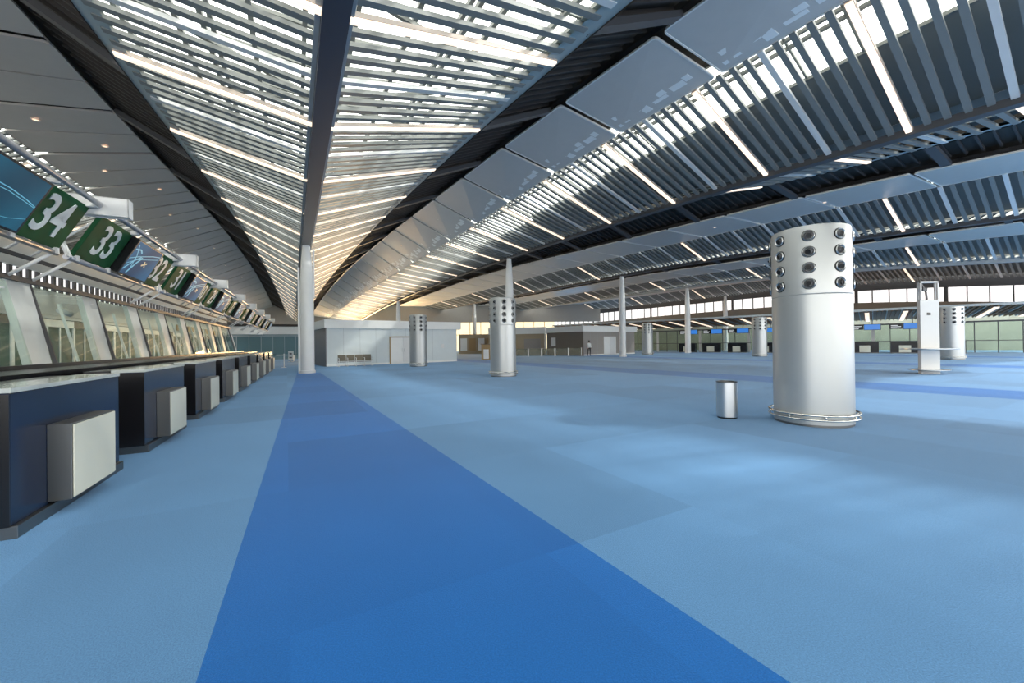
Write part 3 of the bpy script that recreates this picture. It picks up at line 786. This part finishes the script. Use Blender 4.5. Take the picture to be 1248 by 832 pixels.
def sign_unit(k, n1, n2):
    s0 = 12.32+6.04*(k-1); org = L(s0, 0, 0); e = empty('overhead_sign', org)
    base = VNL*T_BOT[0] + UP*T_BOT[1]
    def board(sa, wdt, num, near):
        a = MB(); p = base+VUL*sa; a.box(p, VUL*wdt, BU*BH, -BN*.09); o = a.build('number_board', M['green'], e, bevel=.02)
        c = p+VUL*(wdt*.5)+BU*BH*.5+BN*.006
        text_mesh(num, 1.08, 'number', M['digit'], o, board_matrix(c))
    board(0, 1.76, n1, True); board(3.80, 1.64, n2, False)
    a = MB(); p = base+VUL*1.80+BU*.02-BN*.05; a.box(p, VUL*1.96, BU*(BH-.04), BN*.22); sc = a.build('screen', M['black'], e, bevel=.012)
    a = MB(); p = base+VUL*1.86+BU*.06+BN*.171; a.quad(p, p+VUL*1.84, p+VUL*1.84+BU*(BH-.12), p+BU*(BH-.12)); a.build('display', M['screen_teal'] if k == 0 else M['screen'], sc, recalc=False)
    def dp(x, y): return base+VUL*(1.86+1.84*x)+BU*(.06+(BH-.12)*y)+BN*.1725
    def stroke(pts, wd, name='light_streak', m='streak'):
        t = MB()
        for (xa, ya), (xb, yb) in zip(pts, pts[1:]):
            d_ = Vector((xb-xa, yb-ya, 0)).normalized(); nx, ny = -d_.y*wd, d_.x*wd
            t.quad(dp(xa-nx, ya-ny), dp(xb-nx, yb-ny), dp(xb+nx, yb+ny), dp(xa+nx, ya+ny))
        t.build(name, M[m], sc, recalc=False)
    if k == 0:
        stroke([(0, .60), (.3, .63), (.6, .62), (.85, .57), (1, .52)], .008); stroke([(0, .52), (.3, .56), (.6, .57), (1, .50)], .006)
        stroke([(.55, .10), (.8, .16), (1, .26)], .004)
    else:
        for pts, wd in (([(.02, .75), (.2, .80), (.28, .72)], .02), ([(.0, .45), (.25, .60), (.7, .80), (.97, .88)], .012), ([(.02, .12), (.2, .45), (.35, .62)], .018),
                        ([(.18, .05), (.30, .40), (.40, .62)], .022), ([(.02, .30), (.25, .50), (.95, .78)], .009), ([(.05, .9), (.18, .6), (.22, .2)], .012)): stroke(pts, wd)
        stroke([(.50, .40), (.66, .52)], .025, 'aircraft_mark', 'ochre_light'); stroke([(.55, .55), (.64, .38)], .018, 'aircraft_mark', 'ochre_light')
    # two tubes with bent ends
    a = MB(); z = T_TOP[1]+.05; w0 = T_TOP[0]+.20
    def P_(s, w_, zz): return VUL*s+VNL*w_+UP*zz
    a.tube([P_(-.25, w0-.25, z-.02), P_(-.22, w0-.07, z), P_(-.1, w0, z), P_(5.30, w0, z), P_(5.40, w0-.07, z), P_(5.43, w0-.25, z-.02)], .058, 12); a.build('top_tube', M['tube'], e)
    a = MB(); z = T_BOT[1]-.06; w0 = T_BOT[0]-.02
    a.tube([P_(-.24, w0, z), P_(5.42, w0, z)], .058, 12); a.build('bottom_tube', M['tube'], e)
    for s in (.1, 1.65, 3.9, 5.3):
        a = MB(); a.cbox(P_(s, T_BOT[0], T_BOT[1]-.03), VUL*.05, VNL*.06, UP*.06); a.build('clamp', M['white'], e)
        a = MB(); a.cbox(P_(s, T_TOP[0]+.08, T_TOP[1]+.02), VUL*.05, VNL*.09, UP*.04); a.build('clamp', M['white'], e)
    # cantilever bracket at the near end
    a = MB(); a.box(P_(-.60, -5.2, 4.40), VUL*.02, VNL*1.67, UP*.40); a.box(P_(-.36, -5.2, 4.40), VUL*.02, VNL*1.67, UP*.40)
    a.box(P_(-.60, -3.55, 4.40), VUL*.26, VNL*.02, UP*.40); a.box(P_(-.60, -5.2, 4.78), VUL*.26, VNL*1.67, UP*.02)
    a.box(P_(-.58, -5.2, 4.55), VUL*.22, VNL*1.65, UP*.02); a.build('bracket', M['white'], e)
    # struts back to the rail
    for s in (.05, 5.3):
        a = MB(); a.tube([P_(s, -4.66, 3.5), P_(s, -5.3, 3.0)], .035, 8); a.build('strut', M['white'], e)
        a = MB(); a.tube([P_(s, -4.3, 4.4), P_(s, -5.35, 3.5)], .03, 8); a.build('strut', M['white'], e)
    for s in (-.35, -.22):
        a = MB(); a.bar(P_(s, -4.6, 3.5), P_(s, -4.9, 4.4), .10, .03); a.build('brace', M['white'], e)
    tag(e, 'hanging sign with green number boards %s and %s either side of a blue screen' % (n1, n2), 'sign', 'numbered check-in signs')
for k in range(9): sign_unit(k, str(35-2*k), str(34-2*k))

# security cameras on the rail
for i, s in enumerate((11.3, 14.9)):
    p = L(s, -5.9, 2.55); e = empty('security_camera', p)
    d = (VUL*.9+VNL*.3-UP*.25).normalized()
    a = MB(); a.tube([Vector(), d*.34], .075, 12); a.build('body', M['white'], e)
    a = MB(); a.tube([d*.34, d*.36], .06, 12); a.build('lens', M['black'], e)
    a = MB(); a.tube([d*.1, d*.1+UP*.2, d*.1+UP*.2+VNL*.6], .018, 8); a.build('arm', M['white'], e)
    tag(e, 'white security camera seen behind the %s slanted zinc fin' % ('first' if i == 0 else 'second'), 'camera')

# ------------------------------------------------------------------ pale room with bench
def room(name, c0, ud, length, vd, depth, h0, h1, matf, mats, doors, label):
    """c0 front corner; ud along the front; vd backwards"""
    e = empty(name, c0); n = -vd
    a = MB(); a.box(UP*.0, ud*length, vd*depth, UP*h0); o = a.build('wall_panel', [matf], e)
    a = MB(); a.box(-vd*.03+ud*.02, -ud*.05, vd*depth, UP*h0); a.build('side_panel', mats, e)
    a = MB(); a.box(-vd*.12-ud*.12+UP*h0, ud*(length+.5), vd*(depth+.2), UP*(h1-h0)); a.build('fascia', M['fascia_white'], e)
    a = MB(); a.box(-vd*.03, ud*length, vd*.03, UP*.14); a.build('skirting', M['fascia_white'], e)
    j = MB()
    for k in range(1, int(length/1.2)): j.box(ud*(1.2*k)-vd*.006+UP*.14, ud*.012, vd*.006, UP*(h0-.14))
    j.build('panel_joint', M['flange'], e)
    for (x, wd, hh, m1) in doors:
        f = MB(); f.box(ud*(x-.08)-vd*.05, ud*.08, vd*.05, UP*(hh+.08)); f.box(ud*(x+wd)-vd*.05, ud*.08, vd*.05, UP*(hh+.08)); f.box(ud*(x-.08)-vd*.05+UP*hh, ud*(wd+.16), vd*.05, UP*.08)
        fo = f.build('door_frame', M['ochre'] if m1 else M['fascia_white'], e)
        for q in range(2):
            l_ = MB(); l_.box(ud*(x+q*wd/2+.01)-vd*.03+UP*.02, ud*(wd/2-.02), vd*.03, UP*(hh-.03)); lo = l_.build('door', M['white'] if q else M['fascia_white'], e)
            hd = MB(); hd.bar(ud*(x+wd/2+(.08 if q else -.08))-vd*.06+UP*.95, ud*(x+wd/2+(.08 if q else -.08))-vd*.06+UP*1.25, .03, .03); hd.build('handle', M['steel'], lo)
    tag(e, label, 'room', kind='thing'); return e
ud = Vector((8.79, 6.37, 0)).normalized(); vd = Vector((-ud.y, ud.x, 0))
RC = Vector((-13.56, 29.32, 0))
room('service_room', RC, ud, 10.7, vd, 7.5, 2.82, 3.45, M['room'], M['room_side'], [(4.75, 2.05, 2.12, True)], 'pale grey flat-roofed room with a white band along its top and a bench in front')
a = MB(); a.box(RC+ud*9.2-vd*.04+UP*1.2, ud*.25, vd*.04, UP*.35); o = a.build('wall_notice', M['white'], origin=RC+ud*9.2-vd*.02+UP*1.2); tag(o, 'small white notice fixed to the pale room beyond the steel tower', 'notice')

def bench():
    c = RC+ud*.62-vd*.75; e = empty('waiting_bench', c)
    for k in range(4):
        a = MB(); a.box(ud*(.02+k*.60)+UP*.40, ud*.56, -vd*.46, UP*.05); a.build('seat', M['seat'], e, bevel=.01)
        a = MB(); p = ud*(.02+k*.60)+UP*.40-vd*.40
        p = ud*(.02+k*.60)+UP*.30-vd*.02; a.hexa([p, p+ud*.56, p+ud*.56+vd*.05, p+vd*.05, p+vd*.08+UP*.54, p+ud*.56+vd*.08+UP*.54, p+ud*.56+vd*.13+UP*.54, p+vd*.13+UP*.54]); a.build('backrest', M['seat'], e, bevel=.01)
    for k in range(5):
        a = MB(); x = ud*(k*.60-.01)
        a.bar(x-vd*.42, x-vd*.42+UP*.62, .03, .03); a.bar(x+vd*.06, x+vd*.06+UP*.62, .03, .03); a.bar(x-vd*.42+UP*.62, x+vd*.06+UP*.62, .03, .03)
        a.bar(x-vd*.45+UP*.02, x+vd*.12+UP*.02, .04, .04); a.build('leg', M['white'], e)
    a = MB(); a.bar(-ud*.05-vd*.2+UP*.38, ud*2.45-vd*.2+UP*.38, .06, .06); a.build('beam', M['steel'], e)
    tag(e, 'row of four tan seats with white legs against the pale room', 'bench')
bench()

# grey-brown room further back
ud2 = Vector((.8, .6, 0)); vd2 = Vector((-.6, .8, 0)); C2 = Vector((8.03, 45.38, 0))
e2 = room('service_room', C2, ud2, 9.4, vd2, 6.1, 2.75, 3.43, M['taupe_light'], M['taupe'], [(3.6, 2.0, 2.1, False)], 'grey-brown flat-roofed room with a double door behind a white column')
ax = Vector((.985, -.17, 0)).normalized(); ay = Vector((.17, .985, 0)).normalized(); AC = Vector((-3.2, 54.6, 0))
e4 = empty('service_room', AC)
a = MB(); a.box((0,0,0), ax*7.6, ay*3, UP*2.75); a.build('wall_panel', M['tan'], e4)
a = MB(); a.box(-ay*.1+UP*2.75, ax*7.7, ay*3.1, UP*.9); a.build('fascia', M['fascia_white'], e4)
for x in (1.2, 4.9):
    a = MB(); a.box(ax*x-ay*.05, ax*2.2, ay*.05, UP*2.1); a.build('door', M['taupe_light'], e4)
tag(e4, 'tan wing with two wide doors between the tall column and the grey-brown room', 'room', kind='thing')
a = MB(); PC = Vector((-8.2, 62, 0))
e5 = empty('partition_screen', PC)
a.box((0,0,0), Vector((5.6, .3, 0)), Vector((0, .2, 0)), UP*3.0); a.build('panel', M['tan'], e5)
for k in range(4):
    a = MB(); a.box(Vector((.25+1.35*k, -.03, .5)), Vector((1.0, .05, 0)), Vector((0, .03, 0)), UP*1.9); a.build('poster_frame', M['ochre'] if k % 2 else M['fascia_white'], e5)
tag(e5, 'tan partition screen with pale panels far behind the pale room corner', 'partition', kind='thing')
# window on its side
a = MB(); a.box(vd2*5.2+UP*1.1-ud2*.06, vd2*-.75, -ud2*.04, UP*1.05); a.build('side_window', M['white'], e2)
# low glass screens
for k in range(5):
    c = Vector((.35+1.5*k, 45.2-.03*k, 0)); e = empty('glass_screen', c)
    a = MB(); a.box((0, 0, .08), Vector((1.42, 0, 0)), Vector((0, .03, 0)), UP*.82); a.build('pane', M['glass_low'], e)
    for x_ in (0, 1.42):
        a = MB(); a.cbox((x_, .01, .47), Vector((.02, 0, 0)), Vector((0, .025, 0)), UP*.47); a.build('post', M['steel'], e)
    tag(e, 'low glass screen in front of the grey-brown room, %s of the five' % ORD[k+1], 'screen', 'low glass screens')

# ------------------------------------------------------------------ person (a few pixels tall)
def person(p, face):
    e = empty('person', p, face)
    V = [(0,0,.92), (0,.0,1.12), (0,0,1.34), (0,.0,1.45), (0,-.01,1.56), (0,-.02,1.66),
         (.11,0,.86), (.12,-.03,.48), (.12,.02,.09), (.13,-.12,.04), (-.11,0,.86), (-.12,.05,.48), (-.13,.12,.09), (-.14,-.01,.04),
         (.19,0,1.36), (.24,.02,1.10), (.22,-.12,.88), (.22,-.18,.80), (-.19,0,1.36), (-.25,.02,1.10), (-.23,-.10,.88), (-.23,-.15,.80)]
    E_ = [(0,1),(1,2),(2,3),(3,4),(4,5),(0,6),(6,7),(7,8),(8,9),(0,10),(10,11),(11,12),(12,13),(2,14),(14,15),(15,16),(16,17),(2,18),(18,19),(19,20),(20,21)]
    rad = [.14,.14,.15,.06,.085,.075,.095,.065,.045,.04,.095,.065,.045,.04,.065,.05,.04,.035,.065,.05,.04,.035]
    me = bpy.data.meshes.new('body'); me.from_pydata(V, E_, []); o = bpy.data.objects.new('body', me); COL.objects.link(o)
    sk = o.modifiers.new('skin', 'SKIN'); ss = o.modifiers.new('sub', 'SUBSURF'); ss.levels = 2; ss.render_levels = 2
    for i, v in enumerate(me.skin_vertices[0].data): v.radius = (rad[i], rad[i]*.8); v.use_root = (i == 0)
    dg = bpy.context.evaluated_depsgraph_get(); m2 = bpy.data.meshes.new_from_object(o.evaluated_get(dg)); bpy.data.objects.remove(o)
    for mt in (M['skin'], M['shirt'], M['trouser']): m2.materials.append(mt)
    for f in m2.polygons:
        z = f.center.z; ax = abs(f.center.x)
        f.use_smooth = True
        f.material_index = 0 if z > 1.46 or (ax > .19 and z < .92 and z > .7) else (1 if z > .92 else 2)
    b = bpy.data.objects.new('body', m2); COL.objects.link(b); b.parent = e
    h = MB(); h.lathe([(.0, .13), (.06, .115), (.09, .07), (.098, .02), (.09, -.02)], (0, .01, 1.62), 16); h.build('hair', M['hair'], e)
    tag(e, 'person in a white shirt and dark trousers standing by the grey-brown room', 'person', kind='thing')
person((8.55, 44.6, 0), .4)

# ------------------------------------------------------------------ far check-in desks, canopy, clerestory
Q0 = Vector((25, 52, 0)); QD = Vector((.745, -.667, 0)).normalized(); QB = Vector((.667, .745, 0)).normalized()  # QB points away
def Q(q, b, z=0.): return Q0+QD*q+QB*b+UP*z
F0 = None
for k in range(9):
    q = -3.35+2.97*k
    pos = Q(q+1.05, 0)
    if F0 is None:
        F0 = empty('check_in_counter', pos); e = F0
        a = MB(); a.box(-QD*1.05+UP*.08, QD*2.1, QB*.65, UP*1.08); a.build('body', M['black'], e)
        a = MB(); a.box(-QD*1.05, QD*2.1, QB*.6, UP*.08); a.build('plinth', M['steel_dark'], e)
        a = MB(); a.box(-QD*1.06+UP*1.16, QD*2.12, QB*.68, UP*.04); a.build('countertop', M['navy'], e)
        a = MB(); a.box(-QD*.45+UP*.10-QB*.17, QD*.86, QB*.17, UP*.70); a.build('light_box', M['steel_dark'], e)
        a = MB(); a.box(-QD*.44+UP*.11-QB*.18, QD*.84, QB*.012, UP*.68); a.build('light_panel', M['frost'], e)
    else: e = clone_tree(F0); e.location = pos
    tag(e, 'far black check-in desk under the brown canopy, %s from its distant end' % ORD[k+1], 'check-in desk', 'far check-in desks')
# lintels with screens
for k in range(8):
    q = -3.6+3.0*k
    e = empty('departure_screen', Q(q, 1.0, 2.1))
    a = MB(); a.box(UP*.35, QD*1.0, QB*.12, UP*.5); o = a.build('text_panel', M['black'], e)
    t = MB()
    for r_ in range(3): t.box(QD*.12-QB*.012+UP*(.42+.13*r_), QD*(.5+.12*((r_+k) % 3)), QB*.01, UP*.05)
    t.build('text_line', M['text_white'], o)
    a = MB(); a.box(QD*1.02+UP*.30, QD*1.35, QB*.14, UP*.62); o = a.build('screen', M['black'], e)
    t = MB(); p = QD*1.06-QB*.006+UP*.34; t.quad(p, p+QD*1.27, p+QD*1.27+UP*.54, p+UP*.54); t.build('display', M['screen_far'], o, recalc=False)
    a = MB(); a.bar(QD*1.7+QB*.06+UP*.9, QD*1.7+QB*.06+UP*2.0, .05, .05); a.build('hanger', M['beam_grey'], e)
    tag(e, 'blue departure screen with a dark text panel hanging over the %s far check-in desk' % ORD[k+1], 'screen', 'screens over the far check-in desks')
g = MB()
for k in range(30):
    q = -14+1.5*k
    g.quad(Q(q+.06, 4, .05), Q(q+1.5, 4, .05), Q(q+1.5, 4, 3.0), Q(q+.06, 4, 3.0), 0)
    g.box(Q(q, 3.97), QD*(.30 if k % 4 == 0 else .06), QB*.12, UP*3.05, 2 if k % 4 == 0 else 1)
g.box(Q(-14, 3.95, 2.95), QD*45, QB*.2, UP*.15, 1); g.box(Q(-14, 3.95, 1.15), QD*45, QB*.08, UP*.07, 1)
struct(g, 'window_60', [M['glass_green'], M['beam_grey'], M['wall_pale']], recalc=False)
w = MB(); w.box(Q(-26, 15), QD*80, QB*.3, UP*5.2, 0); M['wall_far_green'] = mat('wall_grey_green', (.34, .36, .29), .5, noise=(.5, .35)); struct(w, 'wall_right', M['wall_far_green'])
cn = MB()
cn.hexa([Q(-24, -.3, 4.35), Q(30, -.3, 4.35), Q(30, 9.4, 3.72), Q(-24, 9.4, 3.72), Q(-24, -.3, 4.5), Q(30, -.3, 4.5), Q(30, 9.4, 3.87), Q(-24, 9.4, 3.87)], 0)
for k in range(150):
    q = -23.8+.36*k; cn.bar(Q(q, -.2, 4.28), Q(q, 9.3, 3.65), .07, .12, QD, 0 if k % 3 else 2)
cn.box(Q(-24, -.45, 4.30), QD*54, QB*.14, UP*.22, 2)
struct(cn, 'ceiling', [M['wood'], M['deck'], M['flange']])
for k in range(18):
    q = -22.0+2.9*k
    e = lamp(Q(q, .2, 4.2), Q(q, 9.0, 3.62), QD, .34)
    tag(e, '%s glowing lamp along the brown canopy over the far check-in desks' % ORD[k+1], 'lamp', 'lamps under the brown canopy')
# clerestory facade on the fourth valley
cl = MB(); s = -4.
def cz0(s): return 6.15 - (.0024*(30-s)**2 if s < 30 else .0003*(s-30)**2)
def cz1(s): return zV4(s) - .75
while s < 95:
    a0, b0 = cz0(s), cz1(s); a1, b1 = cz0(s+1.5), cz1(s+1.5)
    cl.quad(R(s, 61.6, a0), R(s+1.5, 61.6, a1), R(s+1.5, 61.6, b1), R(s, 61.6, b0), 0)
    wide = int(round((s+4)/1.5)) % 5 == 0
    cl.bar(R(s, 61.5, a0-.1), R(s, 61.5, b0+.1), .30 if wide else .09, .14, VUR, 1)
    cl.hexa([R(s, 61.3, b0), R(s+1.5, 61.3, b1), R(s+1.5, 61.7, b1), R(s, 61.7, b0), R(s, 61.3, b0+1.3), R(s+1.5, 61.3, b1+1.3), R(s+1.5, 61.7, b1+1.3), R(s, 61.7, b0+1.3)], 1)
    cl.hexa([R(s, 61.3, a0-1.15), R(s+1.5, 61.3, a1-1.15), R(s+1.5, 61.7, a1-1.15), R(s, 61.7, a0-1.15), R(s, 61.3, a0), R(s+1.5, 61.3, a1), R(s+1.5, 61.7, a1), R(s, 61.7, a0)], 2)
    s += 1.5
struct(cl, 'window_61', [M['bright_glass'], M['beam_grey'], M['taupe']], recalc=False)

# far end: glass partition on the check-in side, white bulkhead, glowing end wall added for warm light
w = MB()
pb = L(57, -14); 
for k in range(12):
    w.quad(L(55.5, -13.4+1.2*k, 0), L(55.5, -12.25+1.2*k, 0), L(55.5, -12.25+1.2*k, 2.75), L(55.5, -13.4+1.2*k, 2.75), 0)
    w.box(L(55.45, -13.45+1.2*k, 0), VNL*.05, VUL*.08, UP*2.8, 1)
w.box(L(55.4, -13.5, 2.75), VNL*14.6, VUL*.25, UP*.12, 1)
struct(w, 'window_62', [M['glass_teal'], M['flange']], recalc=False)
w = MB(); w.box(L(72, -14), VNL*16, VUL*.3, UP*3.4, 0); w.box(L(71, -14, 3.4), VNL*16, VUL*1.3, UP*1.2, 1); w.box(L(70.9, -14, 4.6), VNL*16, VUL*1.5, UP*.35, 2)
struct(w, 'wall_far', [M['wall_teal'], M['fascia_white'], M['rib']])

# small things near the partition
p = Vector((-16.4, 28.9, 0)); e = empty('barrier_post', p)
a = MB(); a.lathe([(0, 0), (.16, 0), (.16, .02), (.03, .035), (.03, .95), (.045, .96), (.045, 1.0), (0, 1.0)], n=20); a.build('post', M['white'], e)
a = MB(); a.bar((-.55, 0, .9), (.55, 0, .9), .05, .06); a.build('crossbar', M['white'], e)
tag(e, 'slim white T-shaped barrier post beside the far end of the counters', 'barrier')
p = Vector((-21.8, 39.6, 0)); e = empty('notice_stand', p)
a = MB(); a.cbox((0, 0, .62), Vector((.26, 0, 0)), Vector((0, .03, 0)), UP*.46); a.build('board', M['white'], e, bevel=.05)
a = MB(); a.cbox((0, 0, .1), Vector((.06, 0, 0)), Vector((0, .03, 0)), UP*.1); a.cbox((0, 0, .015), Vector((.2, 0, 0)), Vector((0, .15, 0)), UP*.015); a.build('foot', M['steel'], e)
a = MB(); a.cbox((0, -.032, .75), Vector((.12, 0, 0)), Vector((0, .003, 0)), UP*.12); a.cbox((0, -.032, .42), Vector((.14, 0, 0)), Vector((0, .003, 0)), UP*.06); a.build('printed_panel', M['beam_grey'], e)
tag(e, 'small white notice board standing left of the white column before the teal glass', 'notice board')
e = empty('low_table', (-23.6, 41.2, 0))
a = MB(); a.box((-2.2, 0, .62), Vector((3.4, 0, 0)), Vector((0, .5, 0)), UP*.06); a.build('tabletop', M['black'], e)
for x in (-2.1, 1.05):
    a = MB(); a.box((x, .1, 0), Vector((.07, 0, 0)), Vector((0, .3, 0)), UP*.62); a.build('leg', M['steel'], e)
tag(e, 'long low black table before the teal glass partition', 'table')
# kiosks right of the pale room
for i, (x, y, h, w_) in enumerate(((-2.9, 29.9+8, 1.45, .9), (-.9, 41.5, 1.3, 1.0))):
    e = empty('service_kiosk', (x, y, 0))
    a = MB(); a.box((0, 0, 0), Vector((w_, 0, 0)), Vector((0, .6, 0)), UP*h); a.build('cabinet', M['ochre'], e, bevel=.02)
    a = MB(); a.box((.2, -.03, .1), Vector((w_*.55, 0, 0)), Vector((0, .03, 0)), UP*(h*.62)); a.build('front_panel', M['fascia_white'], e)
    a = MB(); a.box((-.06, -.08, h), Vector((w_+.12, 0, 0)), Vector((0, .76, 0)), UP*.05); a.build('top', M['taupe'], e)
    tag(e, ('ochre kiosk with a white front just past the pale room corner', 'small ochre kiosk left of the perforated tower, deeper in the hall')[i], 'kiosk')

# added end wall of glowing panes, standing in for a warm glare
w = MB()
ex = Vector((1, .1, 0)).normalized(); E0 = Vector((-48, 78, 0))
for k in range(26):
    w.box(E0+ex*(2.2*k), ex*.12, Vector((0, .2, 0)), UP*7.2, 1)
    vis = 13 <= k
    w.quad(E0+ex*(2.2*k+.12)+UP*.1, E0+ex*(2.2*k+2.2)+UP*.1, E0+ex*(2.2*k+2.2)+UP*6.6, E0+ex*(2.2*k+.12)+UP*6.6, 3 if vis else (0 if k >= 6 else 2))
w.box(E0+UP*3.2, ex*57, Vector((0, .25, 0)), UP*.3, 1); w.box(E0-ex*8-Vector((0,.1,0))+UP*5.9, ex*75, Vector((0, .3, 0)), UP*7, 2)
M['added_glow'] = mat('added_end_glow', (.8, .7, .5), .4, emit=(1., .64, .30), es=34.0)  # added strong glow, hidden behind the pale room, warms the ceilings
M['added_glow_low'] = mat('added_cream_glow', (.8, .7, .5), .4, emit=(1., .80, .50), es=1.15)  # weaker cream glow for the added panes in view
struct(w, 'window_63', [M['added_glow'], M['ochre'], M['taupe_light'], M['added_glow_low']], recalc=False)

# ------------------------------------------------------------------ light
world = bpy.data.worlds.new('World'); scene.world = world; world.use_nodes = True
nt = world.node_tree; bg = nt.nodes['Background']
bg.inputs['Color'].default_value = (1.0, .98, .92, 1); bg.inputs['Strength'].default_value = 4.0
sun = bpy.data.lights.new('sun', 'SUN'); sun.energy = 4.0; sun.angle = math.radians(2.5); sun.color = (1, .96, .9)
so = bpy.data.objects.new('sun', sun); COL.objects.link(so)
d = Vector((-1, .12, -.85)).normalized(); so.rotation_euler = d.to_track_quat('-Z', 'Y').to_euler()

# ------------------------------------------------------------------ camera
cam = bpy.data.cameras.new('camera'); cam.sensor_width = 36; cam.sensor_fit = 'HORIZONTAL'; cam.lens = 490/1248*36
cam.clip_start = .05; cam.clip_end = 500
co = bpy.data.objects.new('camera', cam); COL.objects.link(co); scene.camera = co
rho = .0138; pt = math.atan(2.5/490); c, s_ = math.cos(rho), math.sin(rho); cp, sp_ = math.cos(pt), math.sin(pt)
right = Vector((c, s_*sp_, -s_*cp)); upv = Vector((s_, -c*sp_, c*cp)); fwd = Vector((0, cp, sp_))
m3 = Matrix((right, upv, -fwd)).transposed()
co.matrix_world = Matrix.Translation((0, 0, 1.5)) @ m3.to_4x4()

vs = scene.view_settings; vs.view_transform = 'Standard'; vs.look = 'None'; vs.exposure = 0; vs.gamma = 1
vs.use_curve_mapping = False
scene.cycles.max_bounces = 8; scene.cycles.diffuse_bounces = 5; scene.cycles.transparent_max_bounces = 24
scene.cycles.sample_clamp_indirect = 8
scene.cycles.use_denoising = True
